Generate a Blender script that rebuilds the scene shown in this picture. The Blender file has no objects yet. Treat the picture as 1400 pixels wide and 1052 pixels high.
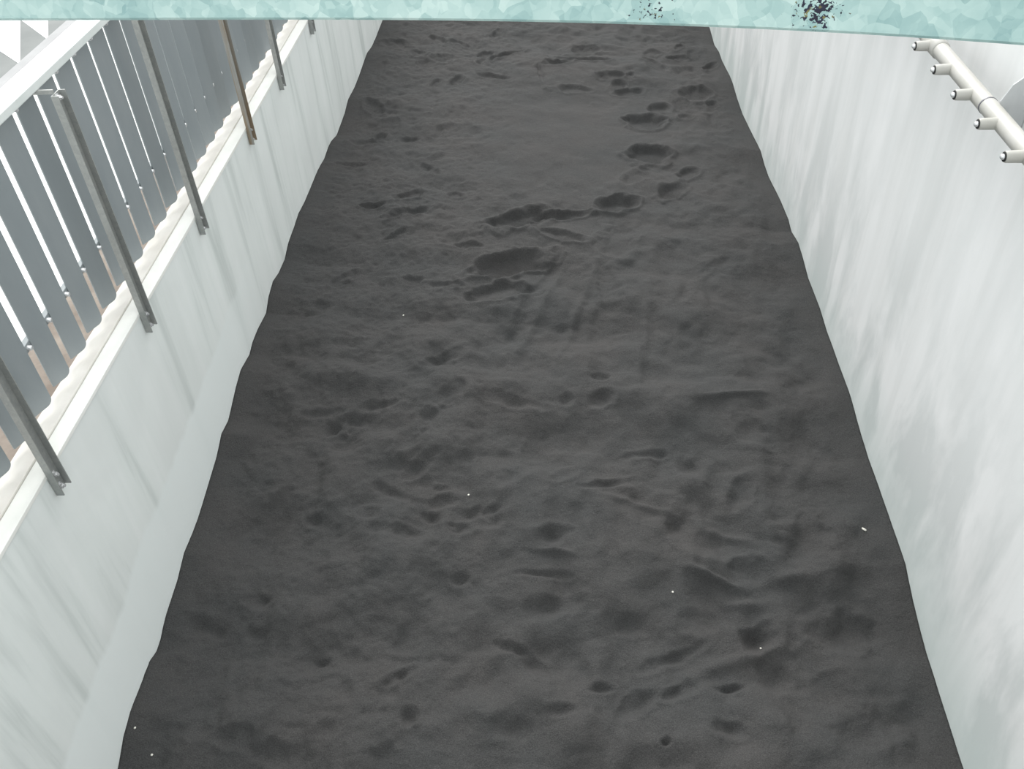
# Concrete ramp channel filled with dark sand, seen from above under a galvanised rail
import bpy, bmesh, math, random
import numpy as np
from mathutils import Vector, Matrix

random.seed(7)
rng = np.random.RandomState(11)
scene = bpy.context.scene
COL = scene.collection

# ---------------------------------------------------------------- helpers
class MB:
    """collects shapes, builds ONE mesh object"""
    def __init__(self):
        self.bm = bmesh.new()

    def box(self, x0, x1, y0, y1, z0, z1):
        bm = self.bm
        v = [bm.verts.new(p) for p in ((x0, y0, z0), (x1, y0, z0), (x1, y1, z0), (x0, y1, z0),
                                       (x0, y0, z1), (x1, y0, z1), (x1, y1, z1), (x0, y1, z1))]
        for f in ((3, 2, 1, 0), (4, 5, 6, 7), (0, 1, 5, 4), (1, 2, 6, 5), (2, 3, 7, 6), (3, 0, 4, 7)):
            bm.faces.new([v[i] for i in f])
        return self

    def prism(self, pts, axis):
        """closed outline pts (3-D), pushed along the vector axis"""
        bm = self.bm
        axis = Vector(axis)
        a = [bm.verts.new(p) for p in pts]
        b = [bm.verts.new(Vector(p) + axis) for p in pts]
        n = len(pts)
        bm.faces.new(a[::-1])
        bm.faces.new(b)
        for i in range(n):
            bm.faces.new((a[i], a[(i + 1) % n], b[(i + 1) % n], b[i]))
        return self

    def lathe(self, p0, p1, prof, n=24):
        """prof = [(t, radius)...], t in metres along p0->p1; ends closed"""
        bm = self.bm
        p0, p1 = Vector(p0), Vector(p1)
        d = (p1 - p0).normalized()
        a = d.orthogonal().normalized()
        b = d.cross(a)
        rings = []
        for t, r in prof:
            c = p0 + d * t
            rings.append([bm.verts.new(c + (a * math.cos(2 * math.pi * i / n) + b * math.sin(2 * math.pi * i / n)) * r)
                          for i in range(n)])
        for r0, r1 in zip(rings, rings[1:]):
            for i in range(n):
                bm.faces.new((r0[i], r0[(i + 1) % n], r1[(i + 1) % n], r1[i]))
        bm.faces.new(rings[0][::-1])
        bm.faces.new(rings[-1])
        return self

    def build(self, name, mat, parent=None, bevel=0.0, smooth=False):
        bm = self.bm
        bmesh.ops.recalc_face_normals(bm, faces=bm.faces)
        me = bpy.data.meshes.new(name)
        bm.to_mesh(me)
        bm.free()
        if smooth:
            for p in me.polygons:
                p.use_smooth = True
            try:
                me.set_sharp_from_angle(angle=math.radians(40))
            except Exception:
                pass
        o = bpy.data.objects.new(name, me)
        COL.objects.link(o)
        me.materials.append(mat)
        if parent is not None:
            o.parent = parent
        if bevel > 0:
            m = o.modifiers.new('bevel', 'BEVEL')
            m.width = bevel
            m.segments = 2
            m.limit_method = 'ANGLE'
        return o


def tag(o, label, cat, group=None, kind=None):
    o['label'] = label
    o['category'] = cat
    if group:
        o['group'] = group
    if kind:
        o['kind'] = kind
    return o


def struct(o):
    o['kind'] = 'structure'
    return o


def empty(name, loc):
    o = bpy.data.objects.new(name, None)
    o.location = loc
    o.empty_display_size = .1
    COL.objects.link(o)
    return o


def dup(o, parent, delta):
    c = o.copy()
    COL.objects.link(c)
    c.parent = parent
    c.location = Vector(o.location) + Vector(delta)
    return c


# ---------------------------------------------------------------- materials
class NT:
    def __init__(self, name):
        self.m = bpy.data.materials.new(name)
        self.m.use_nodes = True
        self.t = self.m.node_tree
        self.b = self.t.nodes['Principled BSDF']

    def n(self, kind, **kw):
        nd = self.t.nodes.new(kind)
        for k, v in kw.items():
            setattr(nd, k, v)
        return nd

    def l(self, a, b):
        self.t.links.new(a, b)

    def pos(self, scale=(1, 1, 1)):
        g = self.n('ShaderNodeNewGeometry')
        mp = self.n('ShaderNodeMapping')
        mp.inputs['Scale'].default_value = scale
        self.l(g.outputs['Position'], mp.inputs['Vector'])
        return mp.outputs['Vector']

    def noise(self, vec, scale, detail=4, rough=.55, dist=0.0):
        nd = self.n('ShaderNodeTexNoise')
        nd.inputs['Scale'].default_value = scale
        nd.inputs['Detail'].default_value = detail
        nd.inputs['Roughness'].default_value = rough
        nd.inputs['Distortion'].default_value = dist
        self.l(vec, nd.inputs['Vector'])
        return nd.outputs['Fac']

    def ramp(self, fac, stops, interp='LINEAR'):
        nd = self.n('ShaderNodeValToRGB')
        nd.color_ramp.interpolation = interp
        e = nd.color_ramp.elements
        while len(e) < len(stops):
            e.new(.5)
        for i, (p, c) in enumerate(stops):
            e[i].position = p
            if not isinstance(c, tuple):
                c = (c, c, c)
            e[i].color = (*c, 1)
        self.l(fac, nd.inputs['Fac'])
        return nd.outputs['Color']

    def mix(self, fac, a, b, blend='MIX'):
        nd = self.n('ShaderNodeMix', data_type='RGBA', blend_type=blend)
        for s, v in ((0, fac), (6, a), (7, b)):
            if isinstance(v, (int, float)):
                nd.inputs[s].default_value = v if s == 0 else (v, v, v, 1)
            elif isinstance(v, tuple):
                nd.inputs[s].default_value = (*v, 1)
            else:
                self.l(v, nd.inputs[s])
        return nd.outputs[2]

    def math(self, op, a, b=0.0, clamp=False):
        nd = self.n('ShaderNodeMath', operation=op)
        nd.use_clamp = clamp
        for s, v in ((0, a), (1, b)):
            if isinstance(v, (int, float)):
                nd.inputs[s].default_value = v
            else:
                self.l(v, nd.inputs[s])
        return nd.outputs[0]

    def bump(self, h, strength=.3, dist=.01):
        nd = self.n('ShaderNodeBump')
        nd.inputs['Strength'].default_value = strength
        nd.inputs['Distance'].default_value = dist
        self.l(h, nd.inputs['Height'])
        self.l(nd.outputs['Normal'], self.b.inputs['Normal'])

    def set(self, color=None, rough=None, metal=None, spec=None):
        for k, v in (('Base Color', color), ('Roughness', rough), ('Metallic', metal), ('Specular IOR Level', spec)):
            if v is None:
                continue
            if isinstance(v, (int, float)):
                self.b.inputs[k].default_value = v
            elif isinstance(v, tuple):
                self.b.inputs[k].default_value = (*v, 1)
            else:
                self.l(v, self.b.inputs[k])
        return self.m


def mat_sand():
    t = NT('dark sand')
    p = t.pos()
    grain = t.noise(p, 190, 4, .75)
    col = t.ramp(grain, [(.30, (.031, .031, .0312)), (.52, (.055, .055, .0553)), (.72, (.083, .082, .081))])
    tint = t.ramp(t.noise(p, 1.6, 5, .6), [(.35, (.94, .955, .955)), (.65, (1.03, 1.0, .985))])
    col = t.mix(1.0, col, tint, 'MULTIPLY')
    t.bump(t.math('ADD', t.noise(p, 130, 4, .7), t.math('MULTIPLY', t.noise(p, 34, 3, .6), 1.2)), .7, .009)
    return t.set(col, .95, spec=.15)


def mat_wall_left():
    t = NT('left concrete')
    p = t.pos()
    streak = t.noise(t.pos((1, 5.5, .45)), 1.0, 5, .55, .3)
    cloud = t.noise(p, 1.3, 4, .55, .4)
    dusty = t.ramp(streak, [(.32, (.60, .64, .62)), (.46, (.78, .815, .795)), (.70, (.85, .875, .86))])
    dusty = t.mix(t.ramp(cloud, [(.40, 0.0), (.62, .45)]), dusty, (.72, .745, .73))
    # paler, cleaner strip along the bottom up to an old, wandering sand line
    sx = t.n('ShaderNodeSeparateXYZ')
    t.l(p, sx.inputs[0])
    edge = t.math('ADD', t.math('MULTIPLY', sx.outputs['Y'], .10), .19)
    edge = t.math('ADD', edge, t.math('MULTIPLY', t.math('SUBTRACT', t.noise(t.pos((1, 2.2, .4)), 1.0, 4, .6), .5), .22))
    d = t.math('MULTIPLY', t.math('SUBTRACT', edge, sx.outputs['Z']), 22)
    inside = t.math('ADD', d, .5, True)
    far = t.math('SUBTRACT', 5.2, sx.outputs['Y'], True)
    clean = t.mix(cloud, (.80, .85, .835), (.86, .89, .88))
    col = t.mix(t.math('MULTIPLY', t.math('MULTIPLY', inside, far), .9), dusty, clean)
    t.bump(t.noise(p, 60, 4, .6), .12, .003)
    return t.set(col, .8, spec=.25)


def mat_wall_right():
    t = NT('right concrete')
    p = t.pos()
    streak = t.noise(t.pos((1, 4.0, .35)), 1.0, 5, .55, .25)
    cloud = t.noise(t.pos((1, 1.5, .6)), 1.5, 5, .58, .25)
    col = t.ramp(streak, [(.35, (.79, .795, .79)), (.5, (.86, .862, .86)), (.68, (.90, .90, .90))])
    sx = t.n('ShaderNodeSeparateXYZ')
    t.l(p, sx.inputs[0])
    # grey cement clouds in the lower half of the wall
    low = t.math('SUBTRACT', 1.0, t.math('MULTIPLY', sx.outputs['Z'], .75), True)
    c2 = t.math('MULTIPLY', t.ramp(cloud, [(.44, 0.0), (.58, .95)]), t.math('ADD', t.math('MULTIPLY', low, .8), .2))
    col = t.mix(c2, col, (.62, .645, .64))
    # darker bluish green tint just above the sand
    low_tint = t.math('SUBTRACT', 1.0, t.math('MULTIPLY', t.math('ADD', sx.outputs['Z'],
          t.math('MULTIPLY', t.noise(t.pos((1, 2.5, .7)), 1.0, 3), .5)), 1.7), True)
    col = t.mix(t.math('MULTIPLY', low_tint, .7), col, (.62, .69, .67))
    t.bump(t.noise(p, 60, 4, .6), .10, .003)
    return t.set(col, .8, spec=.25)


def mat_concrete(name, c0, c1, scale=3.0, rough=.85):
    t = NT(name)
    p = t.pos()
    col = t.mix(t.ramp(t.noise(p, scale, 6, .6), [(.35, 0.0), (.65, 1.0)]), c0, c1)
    t.bump(t.noise(p, 90, 3, .6), .15, .003)
    return t.set(col, rough, spec=.25)


def mat_paint(name, c0, c1, rough=.55):
    t = NT(name)
    col = t.mix(t.ramp(t.noise(t.pos((2, 2, .5)), 4, 4, .6), [(.35, 0.0), (.65, 1.0)]), c0, c1)
    return t.set(col, rough, spec=.4)


def mat_galv(name, c0, c1, c2, scale, rough=.5, metal=.35, dirt=None):
    """zinc spangle: hard edged crystal flakes"""
    t = NT(name)
    p = t.pos()
    warp = t.n('ShaderNodeVectorMath', operation='MULTIPLY_ADD')
    nn = t.n('ShaderNodeTexNoise')
    nn.inputs['Scale'].default_value = scale * .8
    t.l(p, nn.inputs['Vector'])
    t.l(nn.outputs['Color'], warp.inputs[0])
    warp.inputs[1].default_value = (.012, .012, .012)
    t.l(p, warp.inputs[2])
    vo = t.n('ShaderNodeTexVoronoi')
    vo.inputs['Scale'].default_value = scale
    t.l(warp.outputs[0], vo.inputs['Vector'])
    hs = t.n('ShaderNodeSeparateColor')
    t.l(vo.outputs['Color'], hs.inputs[0])
    vo2 = t.n('ShaderNodeTexVoronoi')
    vo2.inputs['Scale'].default_value = scale * 2.1
    t.l(warp.outputs[0], vo2.inputs['Vector'])
    h2 = t.n('ShaderNodeSeparateColor')
    t.l(vo2.outputs['Color'], h2.inputs[0])
    flake = t.math('ADD', t.math('MULTIPLY', hs.outputs[0], .24), t.math('MULTIPLY', h2.outputs[0], .14))
    fac = t.math('ADD', flake, t.math('ADD', t.math('MULTIPLY', t.noise(p, scale * .12, 3, .6), .55), t.math('MULTIPLY', t.noise(p, scale * .7, 3, .6), .25)))
    col = t.ramp(fac, [(.34, c0), (.58, c1), (.80, c2)])
    if dirt:
        mask = None
        for (cx, cz, rad, dens) in dirt:
            v = t.n('ShaderNodeVectorMath', operation='DISTANCE')
            mp = t.n('ShaderNodeMapping')
            mp.inputs['Scale'].default_value = (1, 0, 1)
            g = t.n('ShaderNodeNewGeometry')
            t.l(g.outputs['Position'], mp.inputs['Vector'])
            t.l(mp.outputs['Vector'], v.inputs[0])
            v.inputs[1].default_value = (cx, 0, cz)
            m = t.math('MULTIPLY', t.math('SUBTRACT', 1.0, t.math('DIVIDE', v.outputs['Value'], rad), True), dens)
            mask = m if mask is None else t.math('MAXIMUM', mask, m)
        sp = t.noise(p, 260, 2, .6, .4)
        thr = t.math('SUBTRACT', .80, t.math('MULTIPLY', mask, .42))
        spot = t.math('MULTIPLY', t.math('SUBTRACT', sp, thr), 30, True)
        spot = t.math('MULTIPLY', spot, t.math('MULTIPLY', mask, 8, True))
        dcol = t.ramp(t.noise(p, 150, 1), [(.40, (.012, .013, .03)), (.60, (.02, .02, .05)), (.68, (.22, .20, .07))])
        col = t.mix(spot, col, dcol)
    return t.set(col, rough, metal, .5)


M = {
    'sand': mat_sand(),
    'wl': mat_wall_left(),
    'wr': mat_wall_right(),
    'cap': mat_concrete('coping', (.80, .80, .76), (.86, .86, .83), 2.0),
    'cap_shade': mat_concrete('shaded inner coping', (.66, .63, .585), (.74, .715, .675), 3.0),  # shade and bounce near the slat feet painted in as a darker, warmer tone
    'slab': mat_concrete('slab', (.5, .5, .48), (.6, .6, .58)),
    'soil': mat_concrete('soil', (.20, .165, .14), (.30, .26, .225), 5.0, .95),
    'paving': mat_concrete('paving', (.80, .80, .79), (.88, .88, .87), 1.2),
    'kerb': mat_concrete('kerb', (.34, .34, .345), (.39, .39, .395), 2.5),
    'road': mat_concrete('road', (.19, .20, .198), (.23, .24, .236), 2.0),
    'mark': mat_paint('road paint', (.86, .86, .86), (.9, .9, .9), .6),
    'slat': mat_paint('slat paint', (.262, .290, .302), (.290, .315, .325), .45),
    'rail': mat_paint('rail paint', (.68, .72, .70), (.74, .77, .755), .45),
    'post': mat_galv('weathered zinc', (.29, .305, .297), (.33, .34, .33), (.38, .385, .37), 70, .45, .3),
    'beam': mat_galv('zinc spangle', (.26, .43, .43), (.415, .595, .57), (.60, .76, .72), 52, .5, .1,
                     [(.093, 3.695, .036, .62), (.243, 3.700, .037, 1.0), (.450, 3.722, .02, 1.0)]),
    'steel': mat_paint('brushed steel', (.45, .44, .405), (.50, .49, .465), .42),
    'bolt': mat_paint('bright bolt', (.75, .76, .77), (.82, .82, .82), .25),
    'plate': mat_paint('zinc plate', (.50, .52, .525), (.56, .57, .575), .45),
    'dark': mat_paint('black rubber', (.02, .02, .02), (.03, .03, .03), .6),
    'ring': mat_paint('joint seam', (.12, .12, .14), (.16, .16, .18), .5),
    'grit': mat_paint('pale grit', (.62, .60, .54), (.7, .68, .62), .8),
}
rt = NT('rusty zinc')
rc = rt.mix(rt.ramp(rt.noise(rt.pos((30, 30, 1.2)), 1.0, 4, .6), [(.42, 0.0), (.60, .8)]), (.33, .335, .32), (.27, .19, .11))
M['rusty'] = rt.set(rc, .6, .1)
for k in ('bolt',):
    M[k].node_tree.nodes['Principled BSDF'].inputs['Metallic'].default_value = .55

# ---------------------------------------------------------------- the place
H = 4.0                     # eye height over the sand datum
XL, XR = -2.14, 1.95        # faces of the channel walls
Y0, Y1 = -3.0, 24.0
ZC = 1.37                   # top of the left coping
ZG = 1.20                   # ground behind the left wall

struct(MB().box(XL - .24, XR + .25, Y0, Y1, -1.1, -.9).build('floor', M['slab']))
struct(MB().box(XL - .17, XL, Y0, Y1, -.9, ZC - .022).build('wall_left', M['wl']))
struct(MB().box(XR, XR + .25, Y0, Y1, -.9, 3.10).build('wall_right', M['wr']))
struct(MB().box(XL, XR, Y1 - .25, Y1, -.9, ZC).build('wall_back', M['wl']))
# coping: outer band and a slightly raised inner band coloured as if shaded
struct(MB().box(XL - .075, XL + .004, Y0, Y1, ZC - .022, ZC)
       .build('trim_1', M['cap'], bevel=.003))
struct(MB().box(XL - .175, XL - .077, Y0, Y1, ZC - .022, ZC + .010).build('trim_2', M['cap_shade'], bevel=.003))
xb = XL - .17
struct(MB().box(-2.76, xb, Y0, Y1, .9, ZG).build('planting_strip', M['soil']))
struct(MB().box(-4.52, -2.76, Y0, Y1, .9, ZG + .01).build('pavement', M['paving']))
struct(MB().box(-4.62, -4.52, Y0, Y1, .9, ZG + .012).build('kerb_strip', M['kerb'], bevel=.006))
struct(MB().box(-40, -4.62, Y0, Y1 + 20, .9, ZG).build('road', M['road']))
struct(MB().box(XR + .25, 30, Y0, Y1, 2.7, 3.05).build('ground_right', M['kerb']))

# painted triangles on the road
def triangle(pts, label):
    o = MB().prism([(x, y, ZG + .0005) for x, y in pts], (0, 0, .003)).build('road_marking', M['mark'])
    tag(o, label, 'road marking', 'white triangles painted on the grey road')
triangle([(-4.60, 7.33), (-5.31, 8.87), (-5.75, 8.44)],
         'larger white painted triangle on the grey road, further left beyond the fence')
triangle([(-4.59, 7.88), (-4.99, 8.78), (-5.085, 8.417)],
         'smaller white painted triangle on the grey road, nearer the white fence rail')

# ---------------------------------------------------------------- sand
LP = [(1.0, -0.107), (1.861, -0.107), (1.991, -0.046), (2.111, -0.024), (2.292, -0.028), (2.379, -0.029), (2.466,
      -0.061), (2.534, -0.057), (2.665, -0.02), (2.866, 0.002), (3.03, 0.044), (3.179, 0.035), (3.289, 0.04), (3.48,
      0.062), (3.726, 0.098), (3.882, 0.147), (4.02, 0.129), (4.285, 0.195), (4.411, 0.218), (4.615, 0.184), (4.716,
      0.207), (4.861, 0.209), (5.088, 0.186), (5.218, 0.242), (5.372, 0.268), (5.53, 0.235), (5.721, 0.227), (5.896,
      0.269), (6.112, 0.272), (6.299, 0.294), (6.514, 0.278), (6.845, 0.274), (7.07, 0.273), (7.346, 0.244), (7.569,
      0.255), (7.704, 0.243), (7.921, 0.192), (8.376, 0.203), (8.627, 0.241), (8.959, 0.215), (9.294, 0.218), (9.848,
      0.241), (10.157, 0.198), (10.37, 0.185), (10.974, 0.191)]
RP = [(1.0, -0.369), (2.045, -0.369), (2.347, -0.35), (2.645, -0.328), (2.767, -0.308), (2.93, -0.272), (3.132,
      -0.195), (3.487, -0.184), (3.714, -0.178), (3.941, -0.179), (4.117, -0.162), (4.319, -0.129), (4.533, -0.106),
      (5.002, -0.1), (5.162, -0.099), (5.396, -0.074), (5.796, -0.081), (6.046, -0.042), (6.212, -0.025), (6.448,
      -0.068), (6.604, -0.043), (6.929, -0.055), (7.466, -0.112), (7.68, -0.106), (7.919, -0.077), (8.466, -0.13),
      (8.939, -0.173), (9.293, -0.164), (9.628, -0.135), (9.863, -0.141), (10.408, -0.195), (10.682, -0.191), (11.027,
      -0.243), (11.464, -0.204)]
# dents trodden and raked into the sand: centre, two half axes, depth (negative = a ridge)
DENTS = [
    (0.89,8.50,0.199,-0.007,-0.020,-0.198,0.090), (0.85,7.71,0.199,-0.007,-0.019,-0.180,0.090), (0.49,6.73,0.191,0.051,-0.001,-0.112,0.080),
    (1.00,7.00,0.134,0.062,-0.002,-0.120,0.060), (1.19,7.39,0.110,0.029,-0.009,-0.125,0.050), (0.71,7.25,0.161,0.101,0.007,-0.120,0.035),
    (-0.36,6.40,0.266,0.162,0.027,-0.155,0.090), (0.04,6.56,0.223,0.043,0.001,-0.060,0.050), (0.01,6.19,0.210,-0.066,-0.008,-0.066,0.050),
    (-0.41,5.76,0.306,0.145,0.020,-0.114,0.085), (-0.44,5.43,0.257,0.088,0.017,-0.108,0.085), (0.48,6.16,0.143,0.012,-0.014,-0.246,0.035),
    (0.39,5.47,0.087,0.040,0.052,-0.416,0.020), (-1.11,5.51,0.077,0.005,0.006,-0.053,0.040), (-0.86,5.46,0.155,-0.002,0.002,-0.043,0.030),
    (-1.28,6.71,0.139,0.075,0.016,-0.070,0.040), (-1.58,6.49,0.097,0.009,0.007,-0.046,0.050), (-1.25,6.40,0.186,0.118,0.014,-0.055,0.045),
    (-1.31,6.06,0.101,0.080,0.013,-0.039,0.040), (-0.89,6.77,0.075,0.007,0.005,-0.062,0.030), (-1.62,5.50,0.096,0.090,0.026,-0.055,0.040),
    (-1.75,5.18,0.074,0.005,0.009,-0.050,0.030), (-1.18,7.24,0.117,-0.125,-0.009,-0.067,0.040), (-0.98,8.05,0.256,0.020,0.014,-0.176,0.030),
    (-0.72,5.96,0.117,-0.009,0.001,-0.042,0.030), (1.49,9.29,0.184,0.022,-0.018,-0.147,0.050), (1.32,8.70,0.076,0.008,-0.011,-0.094,0.050),
    (1.65,9.07,0.063,0.007,-0.014,-0.101,0.040), (1.06,8.90,0.124,0.013,-0.011,-0.116,0.050), (0.34,10.51,0.157,0.018,-0.003,-0.120,0.050),
    (0.03,9.98,0.198,0.117,0.005,-0.087,0.050), (0.33,10.15,0.305,0.036,-0.003,-0.091,0.050), (0.60,9.67,0.164,0.021,-0.005,-0.090,0.050),
    (0.67,9.46,0.097,0.012,-0.005,-0.087,0.040), (0.82,9.70,0.049,0.006,-0.006,-0.090,0.040), (0.78,9.31,0.161,0.056,-0.003,-0.084,0.040),
    (0.18,9.26,0.190,0.023,-0.002,-0.083,0.040), (1.12,10.52,0.105,0.012,-0.010,-0.118,0.040), (1.49,10.75,0.093,0.092,0.002,-0.090,0.040),
    (1.41,10.42,0.139,0.015,-0.007,-0.069,0.040), (1.77,10.19,0.099,0.113,0.005,-0.099,0.040), (1.12,10.07,0.132,-0.120,-0.024,-0.106,0.040),
    (1.49,9.98,0.152,0.018,-0.023,-0.198,0.040), (-0.18,9.58,0.030,0.034,0.036,-0.245,0.030), (-1.09,9.31,0.083,0.126,0.025,-0.094,0.050),
    (-0.81,9.97,0.107,0.096,0.017,-0.108,0.050), (-0.59,10.18,0.191,0.159,0.009,-0.067,0.050), (-0.70,9.49,0.194,-0.049,-0.000,-0.065,0.040),
    (-0.83,10.18,0.084,0.010,0.005,-0.094,0.040), (-1.40,10.48,0.125,-0.105,-0.003,-0.118,0.040), (-1.56,9.97,0.099,0.013,0.013,-0.115,0.040),
    (-0.73,10.93,0.076,0.111,0.024,-0.108,0.040), (-1.18,10.45,0.120,0.014,0.008,-0.098,0.040), (-1.89,10.29,0.191,-0.024,0.013,-0.122,0.040),
    (-1.31,9.20,0.056,0.083,0.020,-0.070,0.040), (-1.26,9.89,0.160,0.060,0.011,-0.090,0.030), (-1.45,9.71,0.113,0.014,0.010,-0.090,0.030),
    (-1.88,8.52,0.109,-0.053,0.004,-0.116,0.040), (-1.83,7.75,0.145,0.047,0.017,-0.086,0.040), (-1.72,7.93,0.058,0.058,0.023,-0.071,0.040),
    (-1.88,7.28,0.166,0.040,0.010,-0.047,0.040), (-1.71,8.37,0.145,0.013,0.012,-0.083,0.030), (-1.43,7.90,0.098,0.007,0.007,-0.061,0.030),
    (-0.81,4.65,0.132,0.095,0.015,-0.041,0.050), (-0.73,4.31,0.074,0.057,0.023,-0.054,0.050), (-0.84,4.10,0.039,0.048,0.027,-0.034,0.050),
    (-0.95,3.91,0.059,0.067,0.033,-0.044,0.050), (-0.87,3.71,0.085,0.072,0.023,-0.035,0.050), (-1.32,4.07,0.075,0.005,0.006,-0.040,0.050),
    (-1.46,4.01,0.040,0.042,0.024,-0.031,0.050), (-1.37,3.89,0.101,0.006,0.011,-0.073,0.040), (-1.18,4.19,0.128,0.034,0.007,-0.031,0.040),
    (-1.60,4.11,0.101,0.017,0.005,-0.023,0.035), (-0.59,3.78,0.036,0.002,0.002,-0.033,0.030), (-1.20,4.71,0.081,0.006,0.008,-0.061,0.030),
    (-1.46,4.77,0.115,0.041,0.011,-0.038,0.030), (-1.06,3.53,0.146,-0.071,-0.009,-0.033,0.040), (-0.72,3.45,0.077,0.017,0.007,-0.033,0.045),
    (-1.14,3.35,0.056,0.002,0.005,-0.033,0.040), (-1.46,3.32,0.080,-0.014,0.003,-0.043,0.045), (-1.70,3.41,0.068,0.094,0.030,-0.035,0.035),
    (-1.79,3.54,0.058,0.002,0.009,-0.046,0.030), (-0.97,3.23,0.180,-0.012,0.002,-0.037,0.035), (-0.54,3.37,0.087,0.045,0.013,-0.036,0.040),
    (-0.58,3.26,0.060,0.002,0.002,-0.032,0.040), (-0.41,3.31,0.069,0.026,0.010,-0.036,0.040), (-0.72,3.55,0.053,0.002,0.002,-0.026,0.030),
    (-0.77,3.34,0.051,-0.020,-0.005,-0.026,0.035), (0.29,4.54,0.045,0.003,-0.002,-0.044,0.050), (0.28,4.34,0.063,0.004,-0.002,-0.060,0.065),
    (-0.32,4.27,0.162,-0.028,-0.004,-0.040,0.035), (0.04,4.31,0.039,0.003,-0.001,-0.040,0.030), (0.54,3.90,0.121,0.016,-0.001,-0.030,0.045),
    (1.23,4.12,0.061,0.068,0.046,-0.070,0.050), (1.08,3.60,0.044,-0.035,-0.060,-0.102,0.060), (0.79,3.79,0.062,-0.037,-0.025,-0.055,0.040),
    (0.29,3.63,0.116,0.025,0.002,-0.027,0.050), (0.01,3.67,0.078,0.059,0.015,-0.033,0.035), (-0.30,3.63,0.060,0.065,0.030,-0.040,0.030),
    (-0.17,3.92,0.057,-0.038,-0.049,-0.115,0.025), (0.60,3.43,0.130,-0.087,-0.035,-0.069,0.055), (0.81,3.27,0.118,-0.094,-0.042,-0.068,0.055),
    (1.45,3.27,0.144,0.006,-0.028,-0.134,0.070), (1.04,3.07,0.091,0.003,-0.009,-0.066,0.050), (1.06,2.69,0.075,0.003,-0.009,-0.057,0.075),
    (-0.05,3.23,0.083,0.022,0.007,-0.051,0.060), (-0.12,2.98,0.123,0.000,-0.000,-0.017,0.035), (-0.08,2.79,0.118,0.026,0.010,-0.060,0.050),
    (-0.57,2.94,0.045,0.002,0.002,-0.030,0.045), (-0.42,3.38,0.048,0.024,0.010,-0.030,0.040), (-0.29,2.55,0.063,-0.021,-0.007,-0.024,0.050),
    (-0.15,2.47,0.079,-0.049,-0.020,-0.036,0.050), (-0.79,2.66,0.052,-0.034,-0.050,-0.090,0.050), (-0.84,2.37,0.057,0.026,0.014,-0.029,0.060),
    (-0.89,2.28,0.036,-0.033,-0.031,-0.042,0.050), (-0.76,2.15,0.040,0.002,0.004,-0.035,0.050), (-1.35,2.42,0.109,0.022,0.015,-0.044,0.050),
    (-1.30,2.48,0.061,0.003,0.007,-0.037,0.040), (-1.68,2.77,0.068,0.003,0.007,-0.034,0.045), (-1.90,2.61,0.129,-0.022,0.002,-0.044,0.035),
    (-1.66,2.59,0.055,0.002,0.007,-0.033,0.035), (-1.63,2.01,0.071,0.003,0.009,-0.043,0.040), (-1.02,2.60,0.039,0.002,0.004,-0.033,0.030),
    (-2.03,2.37,0.075,0.003,0.015,-0.048,0.030), (-1.39,1.96,0.106,0.005,0.009,-0.046,0.040), (-1.16,2.07,0.051,0.033,0.022,-0.028,0.030),
    (0.19,2.35,0.067,0.015,0.004,-0.026,0.045), (0.38,2.28,0.084,0.043,0.016,-0.041,0.060), (0.59,2.35,0.078,0.039,0.011,-0.030,0.055),
    (0.87,2.40,0.077,0.014,-0.000,-0.019,0.040), (0.82,2.17,0.081,0.004,-0.005,-0.037,0.045), (0.50,2.08,0.025,0.001,-0.002,-0.020,0.050),
    (-0.00,2.21,0.066,0.003,-0.000,-0.027,0.040), (-0.26,2.12,0.101,0.005,0.001,-0.047,0.040), (1.51,2.74,0.169,0.021,-0.009,-0.080,0.050),
    (1.35,2.38,0.132,0.028,-0.003,-0.098,0.050), (1.52,2.19,0.126,0.006,-0.018,-0.079,0.050), (0.72,2.76,0.088,0.019,0.005,-0.063,0.035),
    (0.36,2.72,0.056,0.002,-0.002,-0.040,0.035), (1.11,2.47,0.073,0.043,0.021,-0.055,0.040), (0.58,2.55,0.147,0.076,0.010,-0.029,0.035),
    (1.15,4.40,0.260,0.047,-0.002,-0.027,-0.030), (-0.05,3.12,0.124,-0.010,-0.002,-0.023,-0.040), (0.85,3.01,0.170,-0.060,-0.011,-0.024,-0.045),
    (1.28,3.03,0.107,0.004,-0.007,-0.046,-0.035), (1.01,2.87,0.129,0.005,-0.005,-0.037,-0.030), (0.45,3.49,0.253,-0.059,-0.006,-0.027,-0.030),
    (0.99,3.30,0.141,-0.043,-0.011,-0.031,-0.030), (-0.59,4.01,0.256,0.135,0.077,-0.218,-0.030), (-1.89,6.30,0.294,0.255,0.079,-0.204,-0.020),
    (-0.09,8.08,0.787,0.064,0.003,-0.829,-0.020), (1.62,4.34,0.304,0.087,-0.008,-0.128,-0.020), (-0.26,2.27,0.426,0.142,0.043,-0.149,-0.030),
    (0.89,2.54,0.311,0.098,0.005,-0.047,-0.030), (-0.11,5.35,0.259,0.847,0.034,-0.024,-0.022), (0.14,5.29,0.245,0.907,0.035,-0.019,-0.020),
    (0.32,5.06,0.053,0.599,0.074,-0.002,0.025), (0.61,5.08,0.120,0.725,0.052,-0.007,-0.015), (-0.24,5.26,0.205,0.601,0.038,-0.030,0.020),
]


def vnoise(x, y, seed):
    r = np.random.RandomState(seed)
    G = r.rand(256, 256)
    xi, yi = np.floor(x).astype(int), np.floor(y).astype(int)
    fx, fy = x - xi, y - yi
    fx = fx * fx * fx * (fx * (fx * 6 - 15) + 10)
    fy = fy * fy * fy * (fy * (fy * 6 - 15) + 10)
    g = lambda a, b: G[a % 256, b % 256]
    return ((g(xi, yi) * (1 - fx) + g(xi + 1, yi) * fx) * (1 - fy) +
            (g(xi, yi + 1) * (1 - fx) + g(xi + 1, yi + 1) * fx) * fy) - .5


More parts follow.
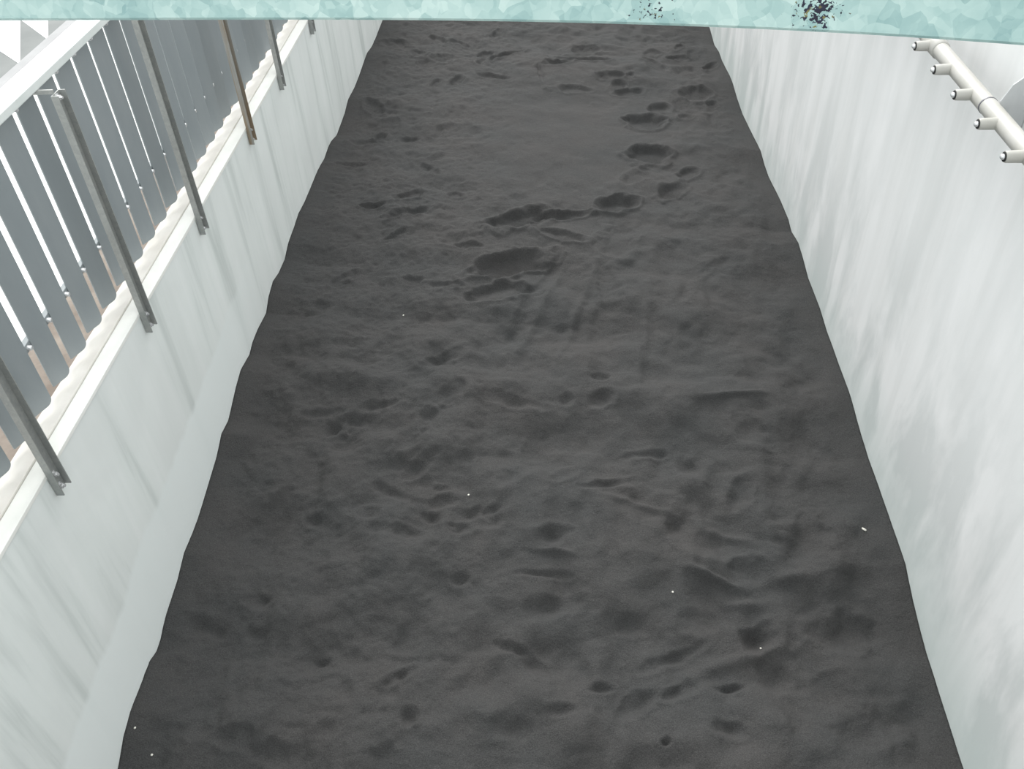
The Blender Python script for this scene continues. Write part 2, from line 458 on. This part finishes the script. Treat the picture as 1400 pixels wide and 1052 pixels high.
def sstep(a, b, x):
    t = np.clip((x - a) / (b - a), 0, 1)
    return t * t * (3 - 2 * t)


def sand_height(x, y):
    l = np.interp(y, [a for a, b in LP], [b for a, b in LP])
    r = np.interp(y, [a for a, b in RP], [b for a, b in RP])
    t = (x - XL) / (XR - XL)
    h = l + (r - l) * t
    e = np.minimum(x - XL, XR - x)
    calm = sstep(0, .25, e)
    smooth = np.exp(-(((x - .2) / 1.0) ** 2 + ((y - 8.2) / 1.3) ** 2))      # the raked, even patch
    amp = (1 - .8 * smooth) * (.08 + .92 * calm)
    wx = x + .12 * vnoise(x * 2.3, y * 2.3, 1)
    wy = y + .12 * vnoise(x * 2.3 + 9, y * 2.3, 2)
    near = sstep(6.0, 4.0, y)
    n = .075 * vnoise(wx * 1.3, wy * 1.5, 3) + (.040 + .030 * near) * vnoise(wx * 3.1, wy * 2.8, 4)
    n = n + (.032 + .030 * near) * vnoise(wx * 6.0, wy * 5.2, 5) + .020 * vnoise(wx * 13, wy * 11, 6)
    n = n + .030 * near * np.abs(vnoise(wx * 4.2 + .4 * wy, wy * 5.2 - wx * 1.2, 12))
    rough = .4 + .6 * sstep(.1, -1.3, x)
    n = n + rough * (.013 * vnoise(x * 26, y * 24, 7) + .010 * vnoise(x * 55, y * 60, 8))
    h = h + n * amp
    wob = .28 * vnoise(x * 9, y * 9, 9) + .16 * vnoise(x * 22, y * 22, 10)
    for cx, cy, ux, uy, vx, vy, dep in DENTS:
        R0 = 1.9 * max(math.hypot(ux, uy), math.hypot(vx, vy))
        msk = (np.abs(x - cx) < R0) & (np.abs(y - cy) < R0)
        if not msk.any():
            continue
        dx, dy = x[msk] - cx, y[msk] - cy
        det = ux * vy - uy * vx
        a = (dx * vy - dy * vx) / det
        b = (ux * dy - uy * dx) / det
        rr = np.sqrt(a * a + b * b)
        if dep > 0:
            crisp = float(sstep(4.9, 5.7, np.array(cy)))
            rr = rr * (1 + wob[msk] * (1.9 - .6 * crisp))
            hard = -.62 * dep * (1 - sstep(.55, 1.05, rr)) + .24 * dep * np.exp(-((rr - 1.16) / .15) ** 2)
            soft = -.66 * dep * np.exp(-rr ** 2 * 1.05) + .16 * dep * np.exp(-((rr - 1.5) / .4) ** 2)
            add = hard * crisp + soft * (1 - crisp)
        else:
            add = -dep * np.exp(-(rr * 1.2) ** 2 * 1.1)
        h[msk] = h[msk] + add
    return h


def build_sand():
    xs = np.linspace(XL + .001, XR - .001, 300)
    ys = np.concatenate([np.linspace(Y0 + .01, .9, 60), np.linspace(.915, 7.0, 520), np.linspace(7.02, 13.0, 300),
                         np.linspace(13.1, Y1 - .26, 80)])
    X, Y = np.meshgrid(xs, ys)
    Z = sand_height(X.ravel(), Y.ravel())
    nx, ny = len(xs), len(ys)
    co = np.stack([X.ravel(), Y.ravel(), Z], 1)
    # skirt: the same outline down at the slab
    ring = ([i for i in range(nx)] + [j * nx + nx - 1 for j in range(1, ny)] +
            [(ny - 1) * nx + i for i in range(nx - 2, -1, -1)] + [j * nx for j in range(ny - 2, 0, -1)])
    sk = co[ring].copy()
    sk[:, 2] = -.9
    n0 = len(co)
    co = np.vstack([co, sk])
    i, j = np.meshgrid(np.arange(nx - 1), np.arange(ny - 1))
    a = (j * nx + i).ravel()
    faces = np.stack([a, a + 1, a + nx + 1, a + nx], 1).tolist()
    m = len(ring)
    for k in range(m):
        k2 = (k + 1) % m
        faces.append([ring[k2], ring[k], n0 + k, n0 + k2])
    me = bpy.data.meshes.new('sand_bed')
    me.from_pydata(co.tolist(), [], faces)
    me.update()
    for p in me.polygons:
        p.use_smooth = True
    me.materials.append(M['sand'])
    o = bpy.data.objects.new('sand_bed', me)
    COL.objects.link(o)
    return o


tag(build_sand(), 'dark grey trodden sand filling the channel floor between the two concrete walls', 'sand', kind='stuff')


def sand_at(x, y):
    return float(sand_height(np.array([x]), np.array([y]))[0])


def fleck(x, y, r, stretch, name, label, cat, group=None):
    b = bmesh.new()
    bmesh.ops.create_icosphere(b, subdivisions=2, radius=r)
    for v in b.verts:
        k = 1 + .3 * (random.random() - .5)
        v.co = Vector((v.co.x * k * stretch, v.co.y * k, v.co.z * k * .7))
    mb = MB()
    mb.bm.free()
    mb.bm = b
    o = mb.build(name, M['grit'])
    o.location = (x, y, sand_at(x, y) + r * .35)
    o.rotation_euler = (0, 0, random.uniform(0, 3))
    tag(o, label, cat, group)


fleck(1.776, 3.373, .008, 1.9, 'leaf_scrap', 'small pale curled leaf scrap on the sand near the right wall', 'leaf')
G_ = 'pale grit grains on the sand'
fleck(.613, 2.922, .0055, 1, 'pebble', 'tiny pale pebble alone on the sand right of the middle', 'pebble', G_)
fleck(-.559, 3.511, .0055, 1.2, 'pebble', 'tiny tan pebble in the lumpy sand left of the middle', 'pebble', G_)
fleck(-2.095, 2.036, .0055, 1, 'pebble', 'tiny white pebble right against the foot of the left wall', 'pebble', G_)
fleck(-1.992, 1.929, .0055, 1, 'pebble', 'tiny white pebble nearest the picture corner, a step off the left wall', 'pebble', G_)
fleck(-1.145, 5.142, .0055, 1, 'pebble', 'tiny pale pebble below the raked furrows', 'pebble', G_)
fleck(1.068, 2.652, .0055, 1, 'pebble', 'tiny pale pebble in the round hollow on the right', 'pebble', G_)

# ---------------------------------------------------------------- louvre fence on the left coping
fence = empty('louvre_fence', (-2.2, 5.0, ZC))
tag(fence, 'grey fence of upright slats with steel posts and white top rail on left wall', 'fence')
FO = Vector(fence.location)


def part(mb, name, mat, parent=fence, off=FO, **kw):
    """mesh written in world coordinates, hung under an un-rotated parent at off"""
    bmesh.ops.translate(mb.bm, verts=mb.bm.verts, vec=-off)
    return mb.build(name, mat, parent, **kw)


FY0, FY1 = .9, 10.9
part(MB().box(-2.275, -2.20, FY0, FY1, 2.531, 2.568), 'top_rail', M['rail'], bevel=.004)
part(MB().box(-2.335, -2.305, FY0, FY1, 1.645, 1.685), 'lower_rail', M['slat'], bevel=.003)

PITCH = .197
# slat: a flat board set at a slant, far corner rounded at the foot
SX, SY, ST, Z0, Z1 = .042, .097, .010, 1.412, 2.508
sl = math.hypot(SX, SY)
ux, uy = SX / sl, SY / sl


def slat_mb(yb):
    out = [(0, Z1), (0, Z0)]
    r = .034
    for k in range(7):
        a = math.radians(-90 + 90 * k / 6)
        out.append((sl - r + r * math.cos(a), Z0 + r + r * math.sin(a)))
    out.append((sl, Z1))
    pts = [(-2.300 + ux * u, yb + uy * u, z) for u, z in out]
    return MB().prism(pts, (-uy * ST, ux * ST, 0))


def clip_mb(yb):
    # little bolt through the lower rail, and the pin under the top rail
    m = MB()
    m.lathe((-2.306, yb - .026, 1.665), (-2.280, yb - .026, 1.665), [(0, .012), (.018, .012), (.022, .008)], 10)
    return m


def pin_mb(yb):
    m = MB()
    m.lathe((-2.262, yb + .092, 2.517), (-2.222, yb + .092, 2.517), [(0, .012), (.036, .012), (.04, .008)], 10)
    return m


first = None
for k in range(-7, 41):
    dy = PITCH * k
    if first is None:
        yb = 2.52 + dy
        first = (part(slat_mb(yb), 'slat', M['slat'], bevel=.002), part(clip_mb(yb), 'bolt', M['bolt'], smooth=True),
                 part(pin_mb(yb), 'hanger', M['bolt']))
        for o in first[1:2]:
            o['label'] = 'bright bolt on the lower rail'
        k0 = k
    else:
        for o in first:
            dup(o, fence, (0, PITCH * (k - k0), 0))


def post_mb(y):
    w, dp, th = .076, .032, .005
    xb_, xf = XL + .001 + .003, XL + .004 + dp
    m = MB()
    pts = [(xb_, y), (xf, y), (xf, y + th), (xb_ + th, y + th), (xb_ + th, y + w - th), (xf, y + w - th), (xf, y + w), (xb_, y + w)]
    m.prism([(px, py, 1.245) for px, py in pts], (0, 0, 2.515 - 1.245))
    return m


def bracket_mb(y):
    return MB().box(-2.262, XL + .0045, y + .030, y + .038, 2.512, 2.531)


def bolt_mb(y, z):
    return MB().lathe((XL + .008, y + .036, z), (XL + .036, y + .036, z),
                      [(0, .019), (.004, .019), (.005, .012), (.017, .012), (.018, .007), (.026, .007)], 6)


for y in (1.25, 2.38, 3.49, 4.43, 5.59, 6.50, 7.66, 8.7, 9.8):
    p = part(post_mb(y + .03), 'post', M['rusty'] if y == 5.59 else M['post'])
    if y == 5.59:
        p['label'] = 'post with a brown rust run'
    for z in (1.268, 1.338, 2.495):
        part(bolt_mb(y + .03, z), 'bolt', M['bolt'], p)
    part(bracket_mb(y + .03), 'bracket', M['post'], p)

# ---------------------------------------------------------------- nozzle pipe on the right wall
PX, PZ, PR = 1.80, 2.325, .037
pipe = empty('spray_pipe', (PX, 3.7, PZ))
tag(pipe, 'shiny steel pipe with a row of short nozzles along the right concrete wall', 'pipe')
PO = Vector(pipe.location)
part(MB().lathe((PX, -2.0, PZ), (PX, 9.0, PZ), [(0, PR), (11.0, PR)], 32), 'tube', M['steel'], pipe, PO, smooth=True)
for y in (3.60, 6.1):
    part(MB().lathe((PX, y - .004, PZ), (PX, y + .004, PZ), [(0, PR + .0015), (.008, PR + .0015)], 32), 'seam', M['ring'], pipe, PO, smooth=True)
part(MB().lathe((PX, 4.20, PZ), (PX, 4.36, PZ), [(0, PR + .001), (.006, PR + .006), (.15, PR + .006), (.16, PR + .001)], 32),
     'sleeve', M['steel'], pipe, PO, smooth=True)
noz = None
for y in (4.265, 3.985, 3.715, 3.435, 3.155, 2.875, 2.595, 4.545, 4.825):
    if noz is None:
        a = part(MB().lathe((PX - .028, y, PZ), (PX - .1, y, PZ), [(0, .0245), (.052, .0235), (.066, .0225), (.070, .021)], 20),
                 'nozzle', M['steel'], pipe, PO, smooth=True)
        b = part(MB().lathe((PX - .097, y, PZ), (PX - .2, y, PZ), [(0, .019), (.004, .019), (.0045, .018)], 20),
                 'socket', M['dark'], a, PO, smooth=True)
        c = part(MB().lathe((PX - .100, y, PZ), (PX - .2, y, PZ), [(0, .0115), (.006, .0115), (.011, .009), (.014, .004)], 14),
                 'spray_tip', M['bolt'], a, PO, smooth=True)
        b['label'] = 'black ring'
        noz = (a, b, c, y)
    else:
        a2 = dup(noz[0], pipe, (0, y - noz[3], 0))
        dup(noz[1], a2, (0, 0, 0))
        dup(noz[2], a2, (0, 0, 0))


def bracket(y):
    pts = [(1.835, y, 2.30), (1.835, y, 2.325), (1.825, y, 2.36), (1.855, y, 2.43), (1.905, y, 2.475), (XR - .002, y, 2.475), (XR - .002, y, 2.24), (1.90, y, 2.24)]
    m = MB().prism(pts, (0, .008, 0))
    m.box(XR - .009, XR - .001, y + .009, y + .06, 2.24, 2.475)
    o = part(m, 'wall_bracket', M['plate'], pipe, PO, bevel=.002)
    part(MB().lathe((1.925, y, 2.44), (1.925, y - .02, 2.44), [(0, .008), (.008, .008)], 6), 'bolt', M['ring'], o, PO)


for y in (.9, 3.56, 6.0):
    bracket(y)

# ---------------------------------------------------------------- galvanised beam over the channel
beam = empty('galvanised_beam', (0, .9, 3.68))
tag(beam, 'pale blue-green galvanised steel beam with dark specks crossing over the channel', 'beam')
BO = Vector(beam.location)
TR = [(-.608, .965), (-.487, .950), (-.356, .940), (-.151, .924), (-.045, .912), (.028, .899), (.155, .872), (.298, .839), (.419, .809)]
cf = np.polyfit([a for a, b in TR], [b for a, b in TR], 3)


def beam_y(x):
    xc = min(max(x, -.60), .42)
    return float(np.polyval(cf, xc)) + float(np.polyval(np.polyder(cf), xc)) * (x - xc)


BX0, BX1, ZB = -3.05, 2.20, 3.68
m = MB()
bx = [BX0] + list(np.linspace(-.8, .6, 29)) + [BX1]
rings = []
for x in bx:
    y = beam_y(x)
    sec = [(y + .0025, ZB), (y, ZB + .003), (y, ZB + .137), (y + .003, ZB + .14), (y + .057, ZB + .14), (y + .06, ZB + .137), (y + .06, ZB + .003), (y + .057, ZB)]
    rings.append([m.bm.verts.new((x, yy, zz)) for yy, zz in sec])
for r0, r1 in zip(rings, rings[1:]):
    for i in range(8):
        m.bm.faces.new((r0[i], r0[(i + 1) % 8], r1[(i + 1) % 8], r1[i]))
m.bm.faces.new(rings[0])
m.bm.faces.new(rings[-1][::-1])
part(m, 'cross_bar', M['beam'], beam, BO)
for x, zf in ((-2.98, ZG), (2.09, 3.10)):
    y = beam_y(x) + .03
    part(MB().box(x - .05, x + .05, y - .03, y + .03, zf + .01, ZB).box(x - .09, x + .09, y - .09, y + .09, zf + .0005 + (.01 if x < 0 else 0), zf + .012 + (.01 if x < 0 else 0)),
         'upright', M['beam'], beam, BO, bevel=.003)

# ---------------------------------------------------------------- light: bright overcast sky and a weak veiled sun
w = bpy.data.worlds.new('overcast')
scene.world = w
w.use_nodes = True
t = w.node_tree
bg = t.nodes['Background']
tc = t.nodes.new('ShaderNodeTexCoord')
sp = t.nodes.new('ShaderNodeSeparateXYZ')
t.links.new(tc.outputs['Generated'], sp.inputs[0])
rp = t.nodes.new('ShaderNodeValToRGB')
rp.color_ramp.elements[0].position = 0.0
rp.color_ramp.elements[0].color = (.54, .57, .575, 1)
rp.color_ramp.elements[1].position = 1.0
rp.color_ramp.elements[1].color = (.97, 1.0, 1.0, 1)
t.links.new(sp.outputs['Z'], rp.inputs['Fac'])
t.links.new(rp.outputs['Color'], bg.inputs['Color'])
bg.inputs['Strength'].default_value = 1.0

ld = bpy.data.lights.new('veiled_sun', 'SUN')
ld.energy = 2.2
ld.angle = math.radians(35)
ld.color = (1, .985, .96)
lo = bpy.data.objects.new('veiled_sun', ld)
COL.objects.link(lo)
to_sun = Vector((-.12, .82, .62)).normalized()
lo.rotation_euler = to_sun.to_track_quat('Z', 'Y').to_euler()
lo.location = (-4, 8, 9)

# ---------------------------------------------------------------- camera
cam = bpy.data.cameras.new('camera')
cam.sensor_fit = 'HORIZONTAL'
cam.sensor_width = 36.0
cam.lens = 1207.0 / 1400.0 * 36.0
cam.clip_start = .05
cam.clip_end = 200
co = bpy.data.objects.new('camera', cam)
COL.objects.link(co)
right = Vector((0.99845207, 0.0339419, -0.04406149))
down = Vector((-0.01026369, -0.66615724, -0.74574069))
fwd = Vector((-0.05466373, 0.74503857, -0.66477771))
mw = Matrix.Identity(4)
for i in range(3):
    mw[i][0] = right[i]
    mw[i][1] = -down[i]
    mw[i][2] = -fwd[i]
mw[2][3] = H
co.matrix_world = mw
scene.camera = co

vs = scene.view_settings
vs.view_transform = 'Standard'
vs.look = 'None'
vs.gamma = 1.0
vs.use_curve_mapping = False
vs.exposure = 0.85
